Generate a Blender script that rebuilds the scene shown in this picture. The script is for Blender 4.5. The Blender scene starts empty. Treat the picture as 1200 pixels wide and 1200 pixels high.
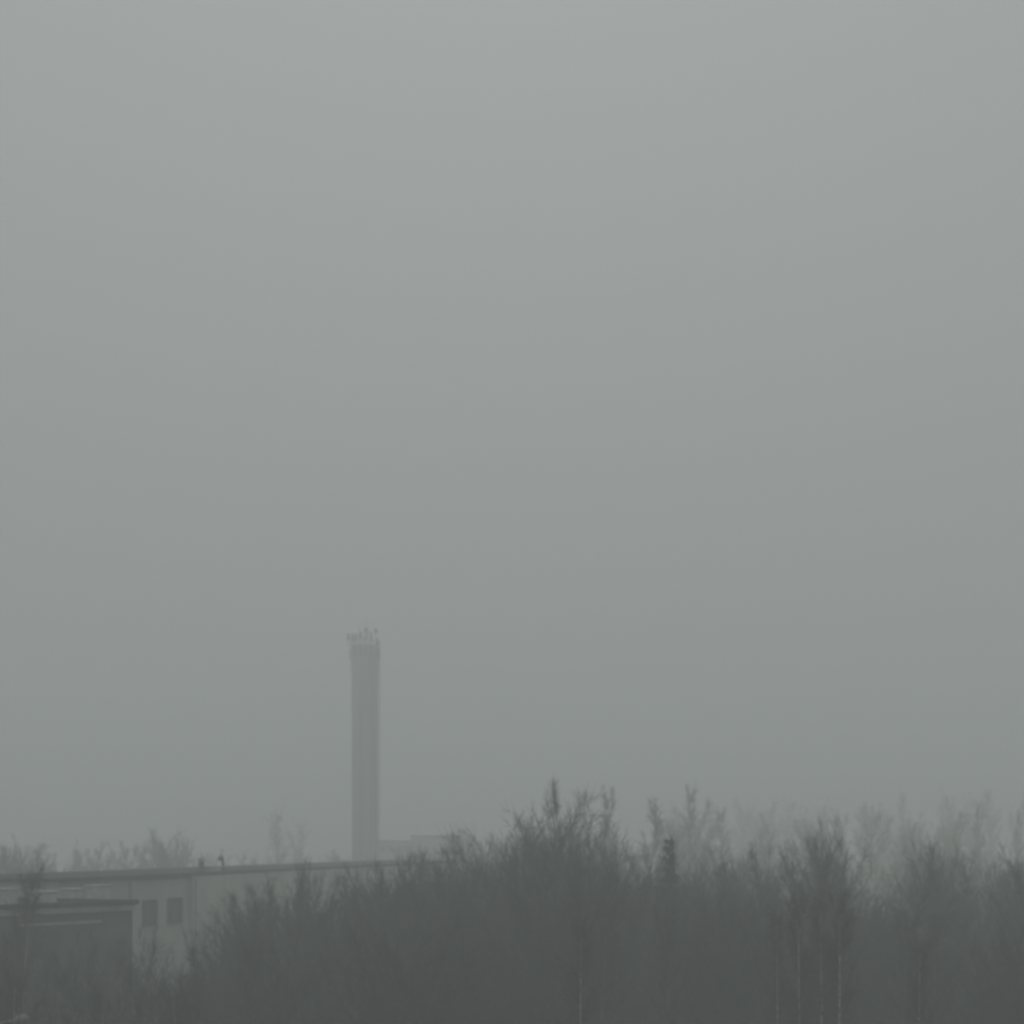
import bpy, math, random
from mathutils import Vector, Matrix
R = math.radians
random.seed(7)
sc = bpy.context.scene
C = sc.collection

# ------------------------------------------------------------------ camera
CAM_Z = 17.0
FOC = 2200.0            # focal length in pixels of the 1200 px photograph
HORIZON = 985.0
cd = bpy.data.cameras.new('camera'); cam = bpy.data.objects.new('camera', cd); C.objects.link(cam)
cam.location = (0, 0, CAM_Z); cam.rotation_euler = (R(90), 0, 0)
cd.sensor_width = 36; cd.lens = 36 * FOC / 1200
cd.shift_y = (HORIZON - 600) / 1200
cd.clip_end = 20000
cd.dof.use_dof = True; cd.dof.focus_distance = 5.0; cd.dof.aperture_fstop = 8.0   # the phone missed focus a little
sc.camera = cam

# ------------------------------------------------------------------ world, sun, exposure
SUN_EL = R(38)
w = bpy.data.worlds.new('World'); sc.world = w; w.use_nodes = True
nt = w.node_tree; N = nt.nodes; L = nt.links
bg = N['Background']; bg.inputs['Strength'].default_value = 0.1
sky = N.new('ShaderNodeTexSky'); sky.sky_type = 'NISHITA'; sky.sun_disc = False
sky.sun_elevation = SUN_EL; sky.sun_rotation = 0.0
hsv = N.new('ShaderNodeHueSaturation'); hsv.inputs['Saturation'].default_value = 0.06
L.new(sky.outputs['Color'], hsv.inputs['Color'])
# the closed cloud deck: an even grey, a little brighter round the hidden sun
geo = N.new('ShaderNodeTexCoord')
dot = N.new('ShaderNodeVectorMath'); dot.operation = 'DOT_PRODUCT'
sd = Vector((-0.03, math.cos(SUN_EL), math.sin(SUN_EL))).normalized()
dot.inputs[1].default_value = sd
L.new(geo.outputs['Generated'], dot.inputs[0])
mr = N.new('ShaderNodeMapRange'); mr.inputs['From Min'].default_value = 0.8; mr.inputs['From Max'].default_value = 1.0
mr.interpolation_type = 'SMOOTHSTEP'
L.new(dot.outputs['Value'], mr.inputs['Value'])
sep = N.new('ShaderNodeSeparateXYZ'); L.new(geo.outputs['Generated'], sep.inputs['Vector'])
cm = N.new('ShaderNodeMix'); cm.data_type = 'RGBA'     # overcast sky: three times as bright overhead as at the horizon
cm.inputs['A'].default_value = (2.42, 2.58, 2.52, 1); cm.inputs['B'].default_value = (4.2, 4.46, 4.37, 1)
L.new(sep.outputs['Z'], cm.inputs['Factor'])
mr.inputs['To Min'].default_value = 1.0; mr.inputs['To Max'].default_value = 1.15
lobe = N.new('ShaderNodeVectorMath'); lobe.operation = 'SCALE'
L.new(cm.outputs['Result'], lobe.inputs[0]); L.new(mr.outputs['Result'], lobe.inputs['Scale'])
mx = N.new('ShaderNodeMix'); mx.data_type = 'RGBA'; mx.inputs['Factor'].default_value = 0.94
L.new(hsv.outputs['Color'], mx.inputs['A']); L.new(lobe.outputs['Vector'], mx.inputs['B'])
L.new(mx.outputs['Result'], bg.inputs['Color'])
sl = bpy.data.lights.new('sun', 'SUN'); so = bpy.data.objects.new('sun', sl); C.objects.link(so)
sl.energy = 0.8; sl.angle = R(40); sl.color = (1.0, 0.99, 0.97)
so.rotation_euler = (-(R(90) - SUN_EL), 0, 0); so.location = (0, 0, 90)
sc.view_settings.view_transform = 'Standard'; sc.view_settings.look = 'None'
sc.view_settings.exposure = 0.0; sc.view_settings.gamma = 1.0; sc.view_settings.use_curve_mapping = False
sc.cycles.volume_bounces = 3
sc.cycles.max_bounces = 6
sc.cycles.transparent_max_bounces = 8

# ------------------------------------------------------------------ helpers
def at(px, D, py=None):
    """photo column + distance (+ row) -> world point"""
    return Vector(((px - 600) / FOC * D, D, CAM_Z + ((HORIZON - py) / FOC * D if py is not None else -CAM_Z)))

def tag(o, label=None, cat=None, group=None, kind=None):
    if label: o['label'] = label
    if cat: o['category'] = cat
    if group: o['group'] = group
    if kind: o['kind'] = kind
    return o

def empty(name, loc, rz=0.0):
    o = bpy.data.objects.new(name, None); C.objects.link(o)
    o.location = loc; o.rotation_euler = (0, 0, rz); o.empty_display_size = 0.5
    return o

class MB:
    def __init__(s): s.v = []; s.f = []
    def tube(s, p0, p1, r0, r1, n=3, cap=False):
        ax, ay, az = p1[0]-p0[0], p1[1]-p0[1], p1[2]-p0[2]
        l = math.sqrt(ax*ax+ay*ay+az*az) or 1e-6
        ax /= l; ay /= l; az /= l
        if abs(az) < 0.9: ux, uy, uz = -ay, ax, 0.0
        else: ux, uy, uz = 0.0, -az, ay
        q = math.sqrt(ux*ux+uy*uy+uz*uz); ux /= q; uy /= q; uz /= q
        wx, wy, wz = ay*uz-az*uy, az*ux-ax*uz, ax*uy-ay*ux
        b = len(s.v)
        for p, r in ((p0, r0), (p1, r1)):
            for k in range(n):
                c, d = CS[n][k]
                c *= r; d *= r
                s.v.append((p[0]+ux*c+wx*d, p[1]+uy*c+wy*d, p[2]+uz*c+wz*d))
        for k in range(n):
            k2 = (k+1) % n
            s.f.append((b+k, b+k2, b+n+k2, b+n+k))
        if cap:
            s.f.append(tuple(b+n-1-k for k in range(n))); s.f.append(tuple(b+n+k for k in range(n)))
    def box(s, x0, x1, y0, y1, z0, z1):
        b = len(s.v)
        s.v += [(x0,y0,z0),(x1,y0,z0),(x1,y1,z0),(x0,y1,z0),(x0,y0,z1),(x1,y0,z1),(x1,y1,z1),(x0,y1,z1)]
        s.f += [tuple(b+i for i in q) for q in ((0,3,2,1),(4,5,6,7),(0,1,5,4),(1,2,6,5),(2,3,7,6),(3,0,4,7))]
    def mesh(s, name, mat, smooth=False):
        m = bpy.data.meshes.new(name); m.from_pydata(s.v, [], s.f)
        if mat: m.materials.append(mat)
        if smooth: m.polygons.foreach_set('use_smooth', [True]*len(m.polygons))
        m.update(); return m
    def build(s, name, mat, parent=None, smooth=False, bevel=0):
        o = bpy.data.objects.new(name, s.mesh(name, mat, smooth)); C.objects.link(o)
        if parent: o.parent = parent
        if bevel:
            b = o.modifiers.new('bevel', 'BEVEL'); b.width = bevel; b.segments = 2
        return o
CS = {n: [(math.cos(2*math.pi*k/n), math.sin(2*math.pi*k/n)) for k in range(n)] for n in (3, 4, 5, 6, 8, 12, 32)}

def mat(name, c1, c2, scale=1.0, rough=0.9, bump=0.0, stretch=(1,1,1), detail=6, spec=0.3):
    m = bpy.data.materials.new(name); m.use_nodes = True
    t = m.node_tree; n = t.nodes; l = t.links; b = n['Principled BSDF']
    tc = n.new('ShaderNodeTexCoord'); mp = n.new('ShaderNodeMapping'); mp.inputs['Scale'].default_value = stretch
    nz = n.new('ShaderNodeTexNoise'); nz.inputs['Scale'].default_value = scale; nz.inputs['Detail'].default_value = detail
    cr = n.new('ShaderNodeValToRGB'); cr.color_ramp.elements[0].position = 0.35; cr.color_ramp.elements[1].position = 0.65
    cr.color_ramp.elements[0].color = (*c1, 1); cr.color_ramp.elements[1].color = (*c2, 1)
    l.new(tc.outputs['Object'], mp.inputs['Vector']); l.new(mp.outputs['Vector'], nz.inputs['Vector'])
    l.new(nz.outputs['Fac'], cr.inputs['Fac']); l.new(cr.outputs['Color'], b.inputs['Base Color'])
    b.inputs['Roughness'].default_value = rough; b.inputs['Specular IOR Level'].default_value = spec
    if bump:
        bp = n.new('ShaderNodeBump'); bp.inputs['Strength'].default_value = bump; bp.inputs['Distance'].default_value = 0.05
        l.new(nz.outputs['Fac'], bp.inputs['Height']); l.new(bp.outputs['Normal'], b.inputs['Normal'])
    return m

M = {
 'ground': mat('winter_grass', (.035,.032,.02), (.075,.07,.045), 0.6, bump=.5),
 'bark': mat('grey_brown_bark', (.028,.025,.021), (.06,.055,.048), 3, bump=.4, stretch=(4,4,1)),
 'twig': mat('dark_twigs', (.03,.027,.024), (.05,.046,.042), 2),
 'red_twig': mat('reddish_birch_twigs', (.038,.027,.026), (.062,.046,.043), 2),
 'birch': mat('pale_birch_bark', (.26,.26,.255), (.62,.62,.61), 3, bump=.3, stretch=(1,1,3)),
 'aspen': mat('grey_green_bark', (.08,.085,.075), (.16,.165,.15), 3, bump=.3, stretch=(2,2,1)),
 'needle': mat('dark_spruce_needles', (.016,.024,.015), (.034,.048,.03), 3),
 'plaster': mat('pale_rendered_wall', (.42,.43,.42), (.50,.51,.50), 0.35, bump=.1),
 'plaster2': mat('weathered_rendered_wall', (.38,.39,.385), (.45,.46,.45), 0.5, bump=.1),
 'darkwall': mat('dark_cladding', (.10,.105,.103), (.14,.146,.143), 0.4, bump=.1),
 'felt': mat('roofing_felt', (.035,.036,.036), (.06,.062,.062), 0.25, rough=1.0, spec=.05),
 'coping': mat('dark_metal_coping', (.035,.036,.036), (.05,.052,.052), 1.5, rough=1.0, spec=.05),
 'trim': mat('pale_metal_trim', (.33,.34,.34), (.42,.43,.43), 1.5, rough=.6),
 'galv': mat('galvanised_sheet', (.42,.43,.43), (.55,.56,.56), 2, rough=.5),
 'frame': mat('dark_window_frame', (.09,.09,.09), (.13,.13,.13), 2, rough=.6),
 'glass': mat('dark_window_glass', (.015,.018,.02), (.025,.028,.03), .5, rough=.25, spec=.25),
 'concrete': mat('tower_concrete', (.165,.18,.178), (.24,.258,.255), 0.35, bump=.2, stretch=(1.6,1.6,.12)),
 'steel': mat('dark_steel', (.04,.042,.045), (.07,.072,.075), 3, rough=.5),
 'antenna': mat('grey_antenna_radome', (.02,.021,.021), (.035,.036,.036), 3, rough=.5),
 'facade_far': mat('far_facade_panels', (.26,.265,.26), (.33,.335,.33), .3),
}

# ------------------------------------------------------------------ setting
g = MB()
n = 60; S = 2000.0
def gh(x, y):
    return 0.35*math.sin(x*.013+1)*math.cos(y*.011) - 0.2
for j in range(n+1):
    for i in range(n+1):
        x = -S+2*S*i/n; y = -S+2*S*j/n
        g.v.append((x, y, gh(x, y)))
for j in range(n):
    for i in range(n):
        a = j*(n+1)+i; g.f.append((a, a+1, a+n+2, a+n+1))
ground = g.build('ground', M['ground'], smooth=True); tag(ground, kind='structure')

# ------------------------------------------------------------------ long flat-roofed block
ROOF = 14.8
P1 = Vector((-26.5, 110.0)); P2 = Vector((-5.25, 210.0))
u = (P2-P1).normalized(); ang = math.atan2(u.y, u.x); LEN = (P2-P1).length
def on_face(px, A=P1, d=u):
    """distance along a facade line where photo column px crosses it"""
    k = (px-600)/FOC
    return (k*A.y - A.x)/(d.x - k*d.y)
blk = empty('apartment_block', (P1.x, P1.y, 0), ang)
tag(blk, 'long pale flat-roofed block running away into the fog below the tower', 'building')
s1, s2 = on_face(156), on_face(221)
Wd = 9.0
wz = [(CAM_Z-3.98, CAM_Z-5.65)]
wins = [(on_face(166), on_face(185.5)), (on_face(195.5), on_face(215.5))]
# local frame: x along facade, y into the building (left side of travel), z up ; facade faces -y
WT, WB = CAM_Z - 3.88, CAM_Z - 5.72
def wall_with_holes(x0, x1, y0, y1, z0, z1, holes):
    m = MB(); x = x0
    for a, b in holes:
        m.box(x, a, y0, y1, z0, z1); m.box(a, b, y0, y1, z0, WB); m.box(a, b, y0, y1, WT, z1); x = b
    m.box(x, x1, y0, y1, z0, z1); return m
o = wall_with_holes(s1, s2, 0.0, .4, -.6, ROOF-.35, wins).build('wall', M['plaster2'], blk)
m = MB(); m.box(0, s1-.6, 0.0, .4, -.6, ROOF-.221); m.build('wall', M['plaster2'], blk)
m = MB(); m.box(s1-.6, s1, -.25, .4, -.6, ROOF-.222); m.build('pilaster', M['plaster'], blk)
m = MB(); m.box(s2, LEN, -.3, .4, -.6, ROOF-.221); tag(m.build('wall', M['plaster'], blk), 'paler smooth long wall')
m = MB(); m.box(0, .4, .4, Wd, -.6, ROOF-.221); m.box(LEN-.4, LEN, .4, Wd, -.6, ROOF-.221); m.box(.4, LEN-.4, Wd-.4, Wd, -.6, ROOF-.221)
m.build('wall', M['plaster2'], blk)
m = MB(); m.box(.401, LEN-.401, .401, Wd-.401, ROOF-.26, ROOF-.05); m.build('roof', M['felt'], blk)
m = MB(); m.box(-.3, LEN+.3, -.4, .39, ROOF-.22, ROOF); m.box(-.3, .7, .39, Wd+.3, ROOF-.22, ROOF)
m.box(LEN-.7, LEN+.3, .39, Wd+.3, ROOF-.22, ROOF); m.box(.7, LEN-.7, Wd-.6, Wd+.3, ROOF-.22, ROOF)
m.build('roof_edge', M['coping'], blk, bevel=.03)
for a, b in wins:
    wn = empty('window', ((a+b)/2, .12, (WT+WB)/2)); wn.parent = blk
    hw, hh = (b-a)/2, (WT-WB)/2
    f = MB(); f.box(-hw, -hw+.08, 0, .1, -hh, hh); f.box(hw-.08, hw, 0, .1, -hh, hh)
    f.box(-hw+.08, hw-.08, 0, .1, -hh, -hh+.08); f.box(-hw+.08, hw-.08, 0, .1, hh-.08, hh); f.box(-.04, .04, 0, .1, -hh+.08, hh-.08)
    fo = f.build('frame', M['frame'], wn)
    p = MB(); p.box(-hw+.08, -.04, .04, .06, -hh+.08, hh-.08); p.box(.04, hw-.08, .04, .06, -hh+.08, hh-.08); p.build('pane', M['glass'], wn)
    q = MB(); q.box(-hw-.08, hw+.08, -.22, -.122, -hh-.09, -hh-.003); q.build('sill', M['trim'], wn)
    # dark-coloured panel standing in for the shade of the room behind
    q = MB(); q.box(-hw-.3, hw+.3, 2.2, 2.3, -hh-.5, hh+.3); q.build('room_shade_panel', M['darkwall'], wn)
# seams of the big facade panels on the long wall (recess strips read as joints)
xx = s2 + 6.0
while xx < LEN-3:
    m = MB(); m.box(xx-.06, xx+.06, -.33, -.303, -.5, ROOF-.222); m.build('panel_joint', M['plaster2'], blk); xx += 6.0

for zz in (ROOF-2.9, ROOF-5.8, ROOF-8.7, ROOF-11.6):
    m = MB(); m.box(s2+.02, LEN-.02, -.325, -.304, zz-.03, zz+.03); m.build('floor_joint', M['plaster2'], blk)
for px_ in (222.5,):
    k = on_face(px_); m = MB(); m.tube((k+.2,-.38,.1),(k+.2,-.38,ROOF-.35),.06,.06,8); m.build('downpipe', M['trim'], blk)
def on_block(px, back, z=ROOF-.05):
    n_ = Vector((-u.y, u.x)); k = on_face(px, P1+n_*back); v = P1 + n_*back + u*k
    return Vector((v.x, v.y, z))
# things on its roof
vb = empty('roof_vent', on_block(249, 1.6), ang)
tag(vb, 'pale square vent box on the roof edge left of the tower', 'vent')
m = MB(); m.box(-.9, .9, -.35, .35, 0, .3); m.build('housing', M['galv'], vb, bevel=.03)
m = MB(); m.box(-1.05, 1.05, -.5, .5, .303, .37); m.build('lid', M['trim'], vb, bevel=.02)
gp = empty('vent_pipe', on_block(261, 2.0), ang)
tag(gp, 'dark bent vent pipe rising from the roof beside the pale vent box', 'vent')
m = MB(); pts = [(0,0,0),(0,0,.75),(-.12,0,.95),(-.35,-.03,1.05),(-.55,-.03,.98)]
for a, b in zip(pts, pts[1:]): m.tube(a, b, .11, .11, 8)
m.build('pipe', M['steel'], gp, smooth=True)
m = MB(); m.tube((-.53,-.03,1.02), (-.64,-.03,.84), .12, .2, 12, True); m.build('cowl', M['steel'], gp)
m = MB(); m.box(-.3,.3,-.3,.3,0,.14); m.build('base', M['coping'], gp)
sp = empty('vent_pipe', on_block(236, 2.0), ang)
tag(sp, 'short dark vent stub at the left of the pale vent box', 'vent')
m = MB(); m.tube((0,0,0),(0,0,.75),.2,.2,12); m.build('pipe', M['steel'], sp, smooth=True)
m = MB(); m.tube((0,0,.8),(0,0,1.0),.42,.06,12,True); m.tube((.15,0,.7),(.15,0,.82),.02,.02,4); m.tube((-.15,0,.7),(-.15,0,.82),.02,.02,4); m.build('cowl', M['steel'], sp)
wb = empty('roof_vent', on_block(540, 1.5), ang)
tag(wb, 'small whitish vent box at the far right end of the long roof', 'vent')
m = MB(); m.box(-.9,.9,-.4,.4,0,.95); m.build('housing', M['galv'], wb, bevel=.03)
m = MB(); m.box(-1,1,-.5,.5,.953,1.02); m.build('lid', M['galv'], wb)

# ------------------------------------------------------------------ lower dark wing in front
A = at(-95, 87.5); B = at(155, 100.0); A = Vector((A.x, A.y)); B = Vector((B.x, B.y))
d = (B-A).normalized(); wang = math.atan2(d.y, d.x); WL = (B-A).length
WR = CAM_Z - 3.15
wing = empty('low_wing', (A.x, A.y, 0), wang)
tag(wing, 'lower dark-walled building with pale roof edge at the left border', 'building')
m = MB(); m.box(0, WL, 0, .4, -.6, WR-.55); m.box(0, .4, .4, 9, -.6, WR-.55); m.box(WL-.4, WL, .4, 9, -.6, WR-.55); m.box(.4, WL-.4, 8.6, 9, -.6, WR-.55)
m.build('wall', M['darkwall'], wing)
m = MB(); m.box(.4, WL-.4, .4, 8.6, WR-.5, WR-.2); m.build('roof', M['felt'], wing)
m = MB(); m.box(-.3, WL+.15, -.35, .5, WR-.22, WR); m.box(-.3, .5, .5, 9.3, WR-.22, WR); m.box(WL-.5, WL+.15, .5, 9.3, WR-.22, WR); m.box(.5, WL-.5, 8.5, 9.3, WR-.22, WR)
m.build('roof_edge', M['coping'], wing, bevel=.02)
m = MB(); m.box(-.15, WL+.05, -.2, .45, WR-.55, WR-.222); m.build('fascia', M['trim'], wing)
kx = (lambda px: on_face(px, A, d))
m = MB(); m.box(kx(20), kx(118), -.08, -.003, WR-1.12, WR-1.0); m.build('ledge', M['trim'], wing)
for i, (x0, x1, yt, yb, back, lab) in enumerate([
    (75, 91, 1041, 1052, 4.5, 'pale skylight box on the low roof, second from the right'),
    (107, 124, 1037, 1048, 6.5, 'pale skylight box on the low roof, nearest the long block'),
    (40, 62, 1044, 1052, 3.0, 'pale flat skylight box on the low roof beside the leftmost bare tree'),
    (2, 14, 1041, 1052, 3.0, 'pale skylight box on the low roof at the very left border')]):
    o_ = A + Vector((-d.y, d.x))*back; k = on_face((x0+x1)/2, o_, d); v = o_ + d*k
    wpx = (x1-x0)/FOC*v.y
    h = CAM_Z - (yt-HORIZON)/FOC*v.y - (WR-.2)
    r = empty('skylight', (v.x, v.y, WR-.2), wang)
    tag(r, lab, 'skylight', 'skylights on the low roof')
    m = MB(); m.box(-wpx/2, wpx/2, -.5, .5, 0, h-.12); m.build('curb', M['galv'], r, bevel=.03)
    m = MB(); m.box(-wpx/2-.06, wpx/2+.06, -.56, .56, h-.117, h); m.build('lid', M['trim'], r, bevel=.04)

# ------------------------------------------------------------------ tower with antennas
TD = 340.0; tb = at(427.5, TD)
tw = empty('antenna_tower', (tb.x, tb.y, 0))
tag(tw, 'tall slim concrete tower crowned with antennas fading into fog', 'tower')
topz = at(0, TD, 757).z; colz = at(0, TD, 786).z
rs, rt = 29.5/2/FOC*TD, 31/2/FOC*TD
m = MB(); nseg = 14
for k in range(nseg):
    z0 = -.5+(colz+.5)*k/nseg; z1 = -.5+(colz+.5)*(k+1)/nseg
    m.tube((0,0,z0),(0,0,z1), rs+(rt-rs)*k/nseg, rs+(rt-rs)*(k+1)/nseg, 32)
sh = m.build('shaft', M['concrete'], tw, smooth=True)
for k in range(1, 7):                                   # casting joints
    z = colz*k/7; rr = rs+(rt-rs)*k/7
    m = MB(); m.tube((0,0,z-.05),(0,0,z+.05), rr+.03, rr+.03, 32); m.build('joint_ring', M['concrete'], tw, smooth=True)
m = MB(); m.tube((0,0,colz-.15),(0,0,colz), rt+.01, rt+.1, 32); m.tube((0,0,colz),(0,0,topz), rt+.1, rt+.1, 32); m.tube((0,0,topz),(0,0,topz+.02), rt+.1, rt-.5, 32)
m.tube((0,0,topz-.5),(0,0,topz-.49), rt-.45, .01, 32)
m.build('head', M['concrete'], tw, smooth=False)
# cage ladder and cable run on the right side
for s_, w_ in ((-1,0),(1,0)):
    pass
m = MB(); a0 = R(-12); cx, cy = math.cos(a0), math.sin(a0)
for off in (-.22, .22):
    m.tube((cx*(rs+.25)-cy*off, cy*(rs+.25)+cx*off, 1), (cx*(rt+.42)-cy*off, cy*(rt+.42)+cx*off, topz+1), .05, .05, 4)
z = 1.2
while z < topz+.9:
    rr = rs+(rt-rs)*z/topz+.25+.17*z/topz
    m.tube((cx*rr-cy*-.22, cy*rr+cx*-.22, z), (cx*rr-cy*.22, cy*rr+cx*.22, z), .025, .025, 4); z += .5
m.build('ladder', M['steel'], tw)
m = MB()
for aa in (-60, -55, -30, -100):
    q = R(aa); m.tube((math.cos(q)*(rs+.05), math.sin(q)*(rs+.05), 1), (math.cos(q)*(rt+.3), math.sin(q)*(rt+.3), topz), .07, .07, 4)
q = R(-32); m.tube((math.cos(q)*(rs+.12), math.sin(q)*(rs+.12), 1), (math.cos(q)*(rt+.3), math.sin(q)*(rt+.3), topz+.6), .17, .17, 4)
m.build('cable_run', M['steel'], tw)
# guard rail
m = MB(); nr = 20; rr = rt+.16
for h in (.55, 1.1):
    for k in range(nr):
        a, b = 2*math.pi*k/nr, 2*math.pi*(k+1)/nr
        m.tube((rr*math.cos(a), rr*math.sin(a), topz+h), (rr*math.cos(b), rr*math.sin(b), topz+h), .03, .03, 4)
for k in range(nr):
    a = 2*math.pi*k/nr; m.tube((rr*math.cos(a), rr*math.sin(a), topz), (rr*math.cos(a), rr*math.sin(a), topz+1.1), .03, .03, 4)
m.build('guard_rail', M['steel'], tw)
# antennas: mast + panel (sub-part)
rnd = random.Random(5)
spec = [(-2.95,-.3,2.2,.5,1.3),(-2.1,-1.2,2.15,.55,1.5),(-1.35,-1.8,2.1,.4,1.3),(-.6,-2.2,2.25,.62,1.3),(.5,-2.2,2.15,.42,1.3),(1.3,-2.0,2.3,.42,1.5),
        (.2,.6,3.3,.75,.9),(1.95,.8,3.25,.6,.95),(2.3,-.6,1.5,.3,1.0),(-2.0,1.3,1.9,.3,1.1),(-.3,2.2,2.0,.34,1.1),(1.2,2.0,1.9,.3,1.1),(.9,-.9,2.9,0,0),(-1.0,.4,3.4,0,0),(.3,.2,4.6,0,0)]
for x, y, h, wd, ph in spec:
    mo = MB(); mo.tube((0,0,-.3),(0,0,h), .07, .06, 6, True)
    if abs(x) > 2.3 or abs(y) > 2.1: mo.tube((0,0,.2),(-x*.3,-y*.3,.2), .04, .04, 4)
    ao = mo.build('antenna_mast', M['steel'], tw); ao.location = (x, y, topz)
    if wd:
        pm = MB(); pm.box(-wd/2, wd/2, -.22, -.07, h-ph, h-.03)
        pm.build('antenna_panel', M['antenna'], ao, bevel=.03)
# lower ring of panels hanging on the head
for k, aa in enumerate((-101, -80, -62, -40, -22, -4, -122, -143, -174, 60, 120)):
    q = R(aa); rr = rt+.24
    mo = MB(); mo.tube((0,0,-1.9),(0,0,.5), .05, .05, 6, True)
    ao = mo.build('antenna_mast', M['steel'], tw); ao.location = (rr*math.cos(q), rr*math.sin(q), topz-.3-.25*(k%3)); ao.rotation_euler = (0,0,q)
    pm = MB(); pm.box(.06, .2, -.16, .16, -1.7, .1); pm.build('antenna_panel', M['antenna'], ao, bevel=.03)

# ------------------------------------------------------------------ far building behind the roof, right of the tower
FD = 380.0
fb = empty('far_building', at(502, FD)); fb.location.z = 0
tag(fb, 'blurred boxy building in the fog just right of the tower', 'building')
def X(px): return at(px, FD).x - fb.location.x
t1, t2 = at(0, FD, 985).z, at(0, FD, 979).z
m = MB(); m.box(X(440), X(482), 0, 14, -.5, t1-.3); tag(m.build('wall', M['facade_far'], fb), 'lower left section')
m = MB(); m.box(X(482), X(556), -.8, 14, -.5, t2-.3); m.build('wall', M['facade_far'], fb)
m = MB(); m.box(X(440)-.2, X(482)-.003, -.25, 14.2, t1-.3, t1); m.build('roof', M['coping'], fb)
m = MB(); m.box(X(482)-.2, X(556)+.2, -1.05, 14.2, t2-.3, t2); m.build('roof', M['coping'], fb)
for x0, yy in [(446+9*i, -.003) for i in range(4)] + [(488+9.5*i, -.803) for i in range(7)]:
    for fz in (t1-2.4,):
        wn = MB(); wn.box(X(x0), X(x0+5), yy-.04, yy, fz, fz+1.3); wn.build('window', M['glass'], fb)

# ------------------------------------------------------------------ street lamp (only its head reaches into the picture)
LD = 72.0; lp = at(27, LD); hz = at(0, LD, 1195).z
lamp = empty('street_lamp', (lp.x-1.2, lp.y, 0))
tag(lamp, 'pale street lamp head poking up at the bottom left corner', 'street lamp')
m = MB(); m.tube((0,0,-.4),(0,0,hz-.6), .09, .055, 12, True); m.build('pole', M['galv'], lamp, smooth=True)
m = MB(); pts = [(0,0,hz-.6),(.1,0,hz-.3),(.4,0,hz-.1),(.85,0,hz-.02)]
for a, b in zip(pts, pts[1:]): m.tube(a, b, .04, .035, 8)
m.build('arm', M['galv'], lamp, smooth=True)
m = MB(); q = [(.8,.07,0),(1.0,.13,.03),(1.25,.16,.05),(1.42,.1,.02)]
for a, b in zip(q, q[1:]): m.tube((a[0],0,hz+a[2]), (b[0],0,hz+b[2]), a[1], b[1], 12, True)
m.build('lamp_head', M['galv'], lamp, smooth=True)

# ------------------------------------------------------------------ trees
def norm(v):
    l = math.sqrt(v[0]**2+v[1]**2+v[2]**2) or 1; return (v[0]/l, v[1]/l, v[2]/l)
def bend(rn, dv, a, up=0.0):
    return norm((dv[0]+rn.uniform(-a, a), dv[1]+rn.uniform(-a, a), dv[2]+rn.uniform(-a, a)+up))
def addv(p, dv, l): return (p[0]+dv[0]*l, p[1]+dv[1]*l, p[2]+dv[2]*l)

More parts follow.
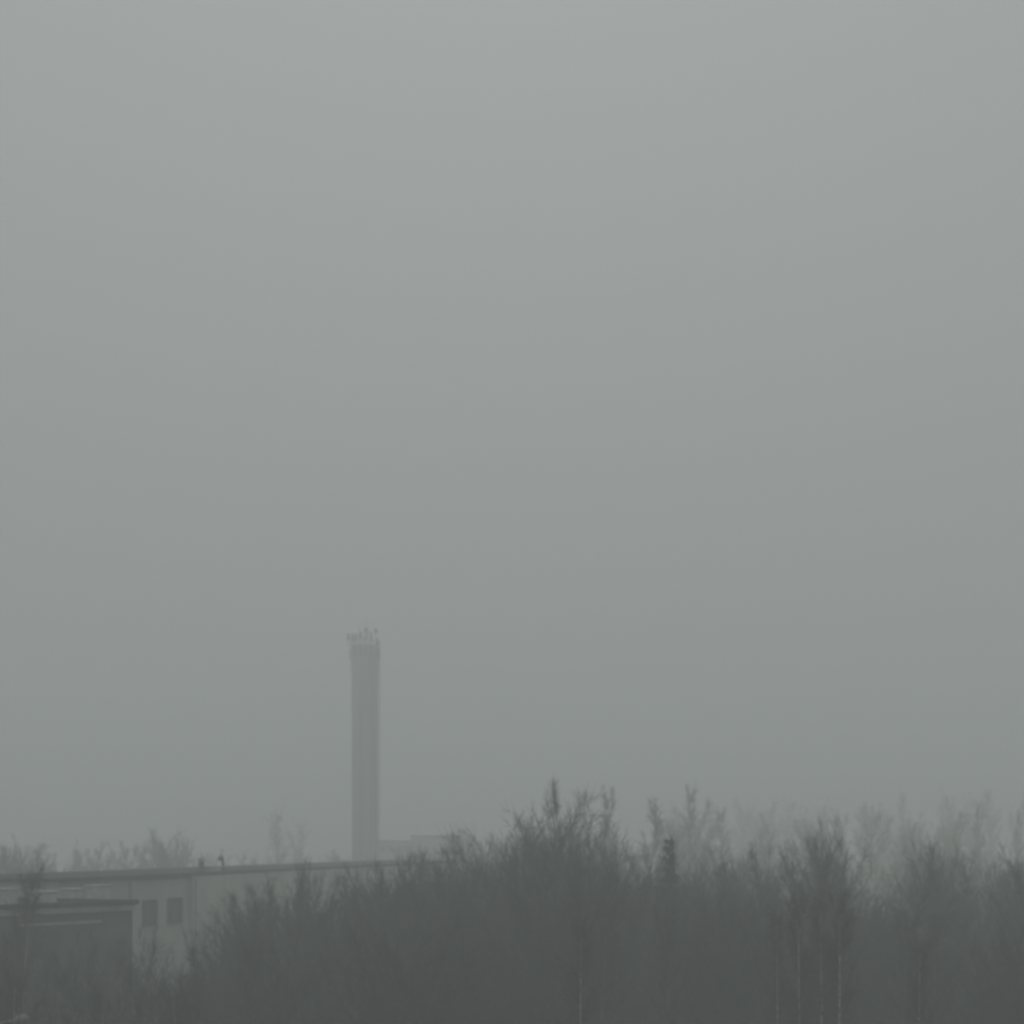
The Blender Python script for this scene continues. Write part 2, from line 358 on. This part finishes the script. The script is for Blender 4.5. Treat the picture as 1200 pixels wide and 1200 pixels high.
def make_tree(seed, H=16.0, spread=3.0, base=.25, nb=34, up=.75, droop=-.05, tr=.15, fork=0, twl=.55, ntw=5, shape='oval'):
    rn = random.Random(seed); T = MB(); K = MB()
    # trunk polyline(s)
    stems = []
    def stem(p, dv, h, r, wob):
        pts = [(p, r)]; ns = 12
        for i in range(ns):
            dv = bend(rn, dv, wob*.7, .06); p = addv(p, dv, h/ns)
            pts.append((p, max(.012, r*(1-(i+1)/ns)**.8)))
        for (a, ra), (b, rb) in zip(pts, pts[1:]): T.tube(a, b, ra, rb, 6 if ra > .05 else 4)
        stems.append(pts)
    stem((0,0,-.4), (0,0,1), (H*.93 if shape == 'oval' else H*.84)+.4, tr, .05)
    for k in range(fork):
        a = rn.uniform(0, 6.28); z = H*rn.uniform(.0, .35)
        p = stems[0][int(z/H*12)][0]
        stem(p, norm((.35*math.cos(a), .35*math.sin(a), 1)), (H-z)*rn.uniform(.7, .95), tr*.7, .06)
    def pt(pts, t):
        f = t*(len(pts)-1); i = min(int(f), len(pts)-2); f -= i
        a, b = pts[i], pts[i+1]
        return tuple(a[0][k]+(b[0][k]-a[0][k])*f for k in range(3)), a[1]+(b[1]-a[1])*f
    for pts in stems:
        n_l = int(nb*1.25) if pts is stems[0] else int(nb*.75)
        for i in range(n_l):
            t = base+(1-base)*(i+rn.random())/n_l
            p, r = pt(pts, min(t, .99))
            f = (t-base)/(1-base)
            if shape == 'oval': L_ = spread*(.5+.95*math.sin(math.pi*min(1, f*.72+.14))**.9)*(1-.30*f)
            elif shape == 'round': L_ = spread*(.5+.9*math.sqrt(max(0, 1-(2*f-.9)**2/1.25)))
            else: L_ = spread*(1.15-f)
            L_ *= rn.uniform(.5, 1.2)
            a = rn.uniform(0, 6.283)
            u_ = up+.85*f*f+rn.uniform(-.3, .35)
            dv = norm((math.cos(a), math.sin(a), u_))
            ns = 4; br = min(r*.6, .045)+.008
            q = p
            for s_ in range(ns):
                q2 = addv(q, dv, L_/ns); r0 = br*(1-s_/ns*.8); r1 = br*(1-(s_+1)/ns*.8)
                K.tube(q, q2, r0, r1, 4 if br > .025 else 3)
                for c in range(2 if s_ == 0 or (f > .8 and rn.random() < .6) else 3 + (rn.random() < .6)):
                    sd_ = bend(rn, dv, .8, .12); sl_ = L_*rn.uniform(.2, .42)*(1-.12*s_)
                    s0 = addv(q, dv, L_/ns*rn.random()); s1_ = addv(s0, sd_, sl_*.5); sd2 = bend(rn, sd_, .12, droop*.6); s2_ = addv(s1_, sd2, sl_*.5)
                    K.tube(s0, s1_, .010, .008, 3); K.tube(s1_, s2_, .008, .004, 3)
                    for w_ in range(ntw+2):
                        b0 = addv(s0, sd_, sl_*.5*rn.random()) if w_ < ntw//2 else addv(s1_, sd2, sl_*.5*rn.random())
                        td = bend(rn, sd2, .75, .03+droop*1.5)
                        K.tube(b0, addv(b0, td, twl*rn.uniform(.4, 1.25)), .0068, .0035, 3)
                dv = bend(rn, dv, .11, .07+droop*.4); q = q2
    return T, K

def make_spruce(seed, H=14.0, rad=1.9):
    rn = random.Random(seed); T = MB(); K = MB()
    T.tube((0,0,-.4),(0,0,H), .16, .02, 6)
    z = H*.12
    while z < H*.985:
        f = z/H; L_ = rad*(1-f)**.75+.12
        for k in range(7):
            a = rn.uniform(0, 6.283); l = L_*rn.uniform(.7, 1.15)
            dv = norm((math.cos(a), math.sin(a), -.12+.5*f)); p = (0,0,z+rn.uniform(-.1,.1))
            e = addv(p, dv, l); T.tube(p, e, .025, .008, 3)
            nn = int(10+l*14)
            for j in range(nn):
                b = addv(p, dv, l*(.12+.88*rn.random())); td = bend(rn, (dv[0], dv[1], -.25), .8)
                c = addv(b, td, rn.uniform(.12, .34))
                K.tube(b, c, .035, .012, 3)
        z += H*.017+.05
    return T, K

def register(name, tk, tm, km):
    T, K = tk
    return (name, T.mesh(name+'_trunk', tm), K.mesh(name+'_crown', km))
V = {
 'birchA': register('birch_tree', make_tree(11, 17, 2.5, .30, 40, .9, -.12, .14, 0, .75, 5), M['birch'], M['red_twig']),
 'birchB': register('birch_tree', make_tree(12, 17, 2.2, .38, 36, 1.1, -.10, .12, 1, .7, 5), M['birch'], M['red_twig']),
 'bareA': register('bare_tree', make_tree(21, 16, 3.0, .18, 44, .8, .02, .17, 1, .6, 6), M['bark'], M['twig']),
 'bareB': register('bare_tree', make_tree(22, 16, 2.7, .15, 40, 1.0, .03, .15, 2, .6, 5), M['bark'], M['twig']),
 'bareC': register('bare_tree', make_tree(23, 16, 3.3, .22, 46, .6, .0, .18, 2, .65, 5, 'round'), M['bark'], M['twig']),
 'birchC': register('birch_tree', make_tree(13, 17, 1.7, .58, 26, 1.3, -.12, .19, 0, .7, 4), M['birch'], M['red_twig']),
 'aspenA': register('aspen_tree', make_tree(31, 18, 1.9, .25, 38, 1.3, .05, .13, 0, .5, 5), M['aspen'], M['twig']),
 'aspenC': register('aspen_tree', make_tree(33, 18, 1.8, .52, 30, 1.2, .05, .14, 0, .5, 4), M['aspen'], M['twig']),
 'aspenB': register('aspen_tree', make_tree(32, 18, 2.2, .35, 40, 1.1, .05, .14, 1, .5, 5), M['aspen'], M['twig']),
 'willow': register('willow_tree', make_tree(41, 14, 3.4, .10, 54, .7, .04, .16, 3, .6, 7, 'round'), M['bark'], M['twig']),
 'spruce': register('spruce_tree', make_spruce(51), M['bark'], M['needle']),
}
HT = {k: max(p.co.z for p in v[2].vertices)-.12 for k, v in V.items()}
PROTO = {}
def tree(kind, px, D, top, label, group=None, wide=1.0, rnd=random.Random(99)):
    """one tree: Empty > trunk, crown (mesh data shared among trees of a kind)"""
    name, tm, km = V[kind]
    p = at(px, D); z0 = gh(p.x, p.y)
    H = at(0, D, top).z - z0
    s = H/HT[kind]
    r = empty(name, (p.x, p.y, z0), rnd.uniform(0, 6.28))
    sw = (s*.5+.5)*wide
    r.scale = (sw, sw, s)
    for nm, me in (('trunk', tm), ('crown', km)):
        o = bpy.data.objects.new(nm, me); C.objects.link(o); o.parent = r
    tag(r, label, name.split('_')[0]+' tree' if name != 'bare_tree' else 'tree', group)
    return r

# --- the trees one can pick out
for a in [
 ('bareC', 648, 104, 918, 'tallest dark bare tree with a spiky top right of the middle', 1.0),
 ('bareC', 668, 108, 958, 'full bare crown filling in just right of the tallest treetop', .75),
 ('aspenA', 640, 100, 908, 'thin twiggy tree hugging the left side of the tallest bare tree', .7),
 ('bareA', 680, 110, 955, 'bare tree on the right shoulder of the tallest tree', .9),
 ('birchC', 684, 72, 1062, 'pale-trunked birch standing alone at the bottom below the tallest tree', .6),
 ('birchC', 932, 72, 1035, 'left birch of the pale-trunked trio at lower right', .6),
 ('birchC', 956, 75, 1030, 'middle birch of the pale-trunked trio, with a crooked trunk', .6),
 ('birchC', 986, 71, 1028, 'right birch of the pale-trunked trio, straightest and brightest', .6),
 ('birchC', 908, 77, 1050, 'thin birch just left of the pale-trunked trio', .5),
 ('birchC', 1083, 73, 1085, 'short pale-trunked birch at the bottom beneath the round-topped tree', .6),
 ('spruce', 784, 98, 980, 'narrow dark spruce top poking out right of the tallest tree', .7),
 ('aspenA', 806, 215, 915, 'tall faint slender tree, the highest right of the spruce', .9),
 ('willow', 1087, 128, 976, 'dense round-topped dark tree at the right', .75),
 ('bareB', 1192, 118, 982, 'bare tree at the right border', .8),
 ('bareA', 328, 330, 945, 'very faint tall tree standing left of the tower', 1.0),
 ('willow', 190, 225, 966, 'rounded faint tree rising behind the long roof above the two windows', .95),
 ('bareB', 28, 205, 974, 'faint grey tree behind the low roof near the left border', .9),
 ('birchB', 24, 86, 1004, 'reddish twiggy birch in front of the low roof at the left border', .7),
 ('aspenB', 349, 104, 1004, 'slim tree with its tip just over the long roof left of the tower', .6),
 ('bareA', 373, 106, 1004, 'bare tree touching the long roof line just left of the tower', .6),
 ('aspenA', 720, 175, 918, 'faint slender tree right of the tallest bare tree', .9),
 ('aspenB', 757, 175, 930, 'faint slender tree between the spruce and the tallest tree', .9),
]:
    tree(a[0], a[1], a[2], a[3], a[4], None, a[5])

# --- the wood, belt by belt: profile of tree-top rows against photo columns
def prof(pts, x):
    if x <= pts[0][0]: return pts[0][1]
    for (a, ya), (b, yb) in zip(pts, pts[1:]):
        if x <= b: return ya+(yb-ya)*(x-a)/(b-a)
    return pts[-1][1]
NTH = ['first', 'second', 'third', 'fourth', 'fifth', 'sixth', 'seventh', 'eighth', 'ninth', 'tenth']
ZONES = [(-999, 340, ' left of the tower'), (340, 520, ' below the tower'), (520, 615, ' between tower and tallest tree'),
         (615, 735, ' around the tallest tree'), (735, 850, ' around the dark spruce'), (850, 1010, ' around the birch trio'),
         (1010, 1150, ' around the round-topped tree'), (1150, 9999, ' at the right border')]
def belt(D, x0, x1, step, P, kinds, label, group, wide=.85, jit=12, seed=0, skip=(), zones=True):
    rn = random.Random(seed+int(D)); x = x0; made = []
    while x <= x1:
        px = x+rn.uniform(-.35, .35)*step
        dd = D*rn.uniform(.95, 1.05)
        if not any(a < px < b for a, b in skip):
            made.append((px, tree(rn.choice(kinds), px, dd, prof(P, px)-8+rn.uniform(-.5, 1)*jit, label, group, wide*rn.uniform(.85, 1.2))))
        x += step
    for a, b, where in ZONES if zones else [(-999, 9999, '')]:
        z = sorted((m_ for m_ in made if a <= m_[0] < b), key=lambda m_: m_[0])
        for i, (px, o) in enumerate(z):
            o['label'] = label + where + ('' if len(z) == 1 else ', '+('leftmost' if i == 0 else 'rightmost' if i == len(z)-1 else NTH[i]+' from left'))
near = [(210,1135),(240,1085),(275,1050),(320,1032),(400,1036),(450,1010),(500,1000),(550,985),(600,962),(650,958),(700,975),(735,980),(768,1010),(800,1008),(838,984),(872,1032),(905,976),(950,968),(992,990),(1030,1062),(1062,990),(1085,976),(1120,1002),(1165,1075),(1192,992),(1240,1000)]
low = [(200,1180),(240,1140),(300,1105),(400,1085),(550,1060),(700,1050),(900,1060),(1050,1070),(1220,1080)]
mid = [(440,1030),(560,985),(600,970),(700,962),(740,948),(800,945),(850,952),(1000,958),(1200,950)]
far = [(830,940),(900,936),(960,932),(1010,945),(1070,925),(1140,928),(1200,930)]
BARE = ['bareA','bareB','bareC']; MIX = ['bareA','bareC','willow','bareB','bareC','aspenB','willow']
belt(82, 225, 1270, 62, low, ['bareA','aspenC','bareC','willow','aspenC','bareB'], 'front-row bare tree', 'front row of the wood', .9, 14, 1)
belt(92, 232, 1270, 52, [(x, y+28) for x, y in near], MIX, 'second-row dark bare tree', 'second row of the wood', .85, 12, 2)
belt(106, 300, 1270, 46, near, MIX, 'third-row tree on the dark skyline', 'skyline row of the near wood', .8, 10, 3)
belt(122, 430, 1270, 46, [(x, y+4) for x, y in near], MIX, 'half veiled tree inside the wood', 'inner row of the near wood', .85, 14, 4)
belt(185, 560, 1280, 46, [(560,1005),(700,985),(800,990),(1000,998),(1200,1000)], BARE+['aspenA'], 'greyed tree behind the near wood', 'middle belt of the wood', .9, 14, 5)
belt(250, 600, 1280, 42, mid, BARE+['aspenA','aspenB'], 'pale grey tree in the fogged middle belt', 'fogged belt of the wood', .95, 12, 6)
belt(390, 800, 1290, 34, far, BARE+['aspenB'], 'faintest tree of the farthest row', 'farthest row of the wood', 1.0, 9, 7)
# left, before the buildings
belt(74, -20, 235, 46, [(0,1120),(100,1128),(160,1140),(220,1130)], ['bareA','birchA','bareB'], 'thin low tree before the dark wing at lower left', 'trees before the dark wing', .6, 16, 8, zones=False)
belt(86, -10, 160, 58, [(0,1085),(110,1092),(160,1110)], ['bareA','bareB'], 'bare tree close against the dark wing', 'trees against the dark wing', .55, 10, 9, zones=False)
belt(84, 155, 262, 38, [(140,1095),(200,1098),(262,1062)], ['bareB','birchA','bareA'], 'thin bare tree before the pale wall under the two windows', 'trees before the pale wall', .6, 16, 14, zones=False)
belt(97, 275, 520, 26, [(275,1048),(330,1022),(400,1024),(480,1004),(520,996)], MIX, 'dark bare tree before the long pale wall', 'trees before the long pale wall', .65, 12, 15, zones=False)
# far trees over the roofs and beyond the tower
belt(235, 90, 170, 20, [(90,990),(170,988)], BARE, 'faint tree behind the roof left of the rounded tree', 'faint trees left of the rounded tree', .8, 6, 10, zones=False)
belt(300, 205, 405, 25, [(205,1003),(405,997)], BARE, 'very faint tree between the rounded tree and the tower', 'faint trees left of the tower', .9, 6, 11, zones=False)
belt(190, -10, 70, 20, [(0,990),(40,988),(70,1012)], ['willow','bareC'], 'faint tree behind the low roof at the far left', 'faint trees at the far left', .9, 6, 12, zones=False)
belt(225, 462, 600, 22, [(460,1005),(540,992),(600,972)], BARE+['aspenA'], 'grey tree behind the right end of the long roof', 'trees behind the long roof end', .8, 8, 13, zones=False)

# ------------------------------------------------------------------ fog
h = MB(); h.box(-2050, 2050, -2050, 2050, -2.0, 60.0)
haze = h.build('haze', None); tag(haze, kind='stuff')
hm = bpy.data.materials.new('fog'); hm.use_nodes = True
hn = hm.node_tree.nodes; hn.remove(hn['Principled BSDF'])
pv = hn.new('ShaderNodeVolumePrincipled'); pv.inputs['Color'].default_value = (.945, .983, .978, 1)
pv.inputs['Density'].default_value = 0.0049; pv.inputs['Anisotropy'].default_value = 0.15
hm.node_tree.links.new(pv.outputs['Volume'], hn['Material Output'].inputs['Volume'])
haze.data.materials.append(hm)
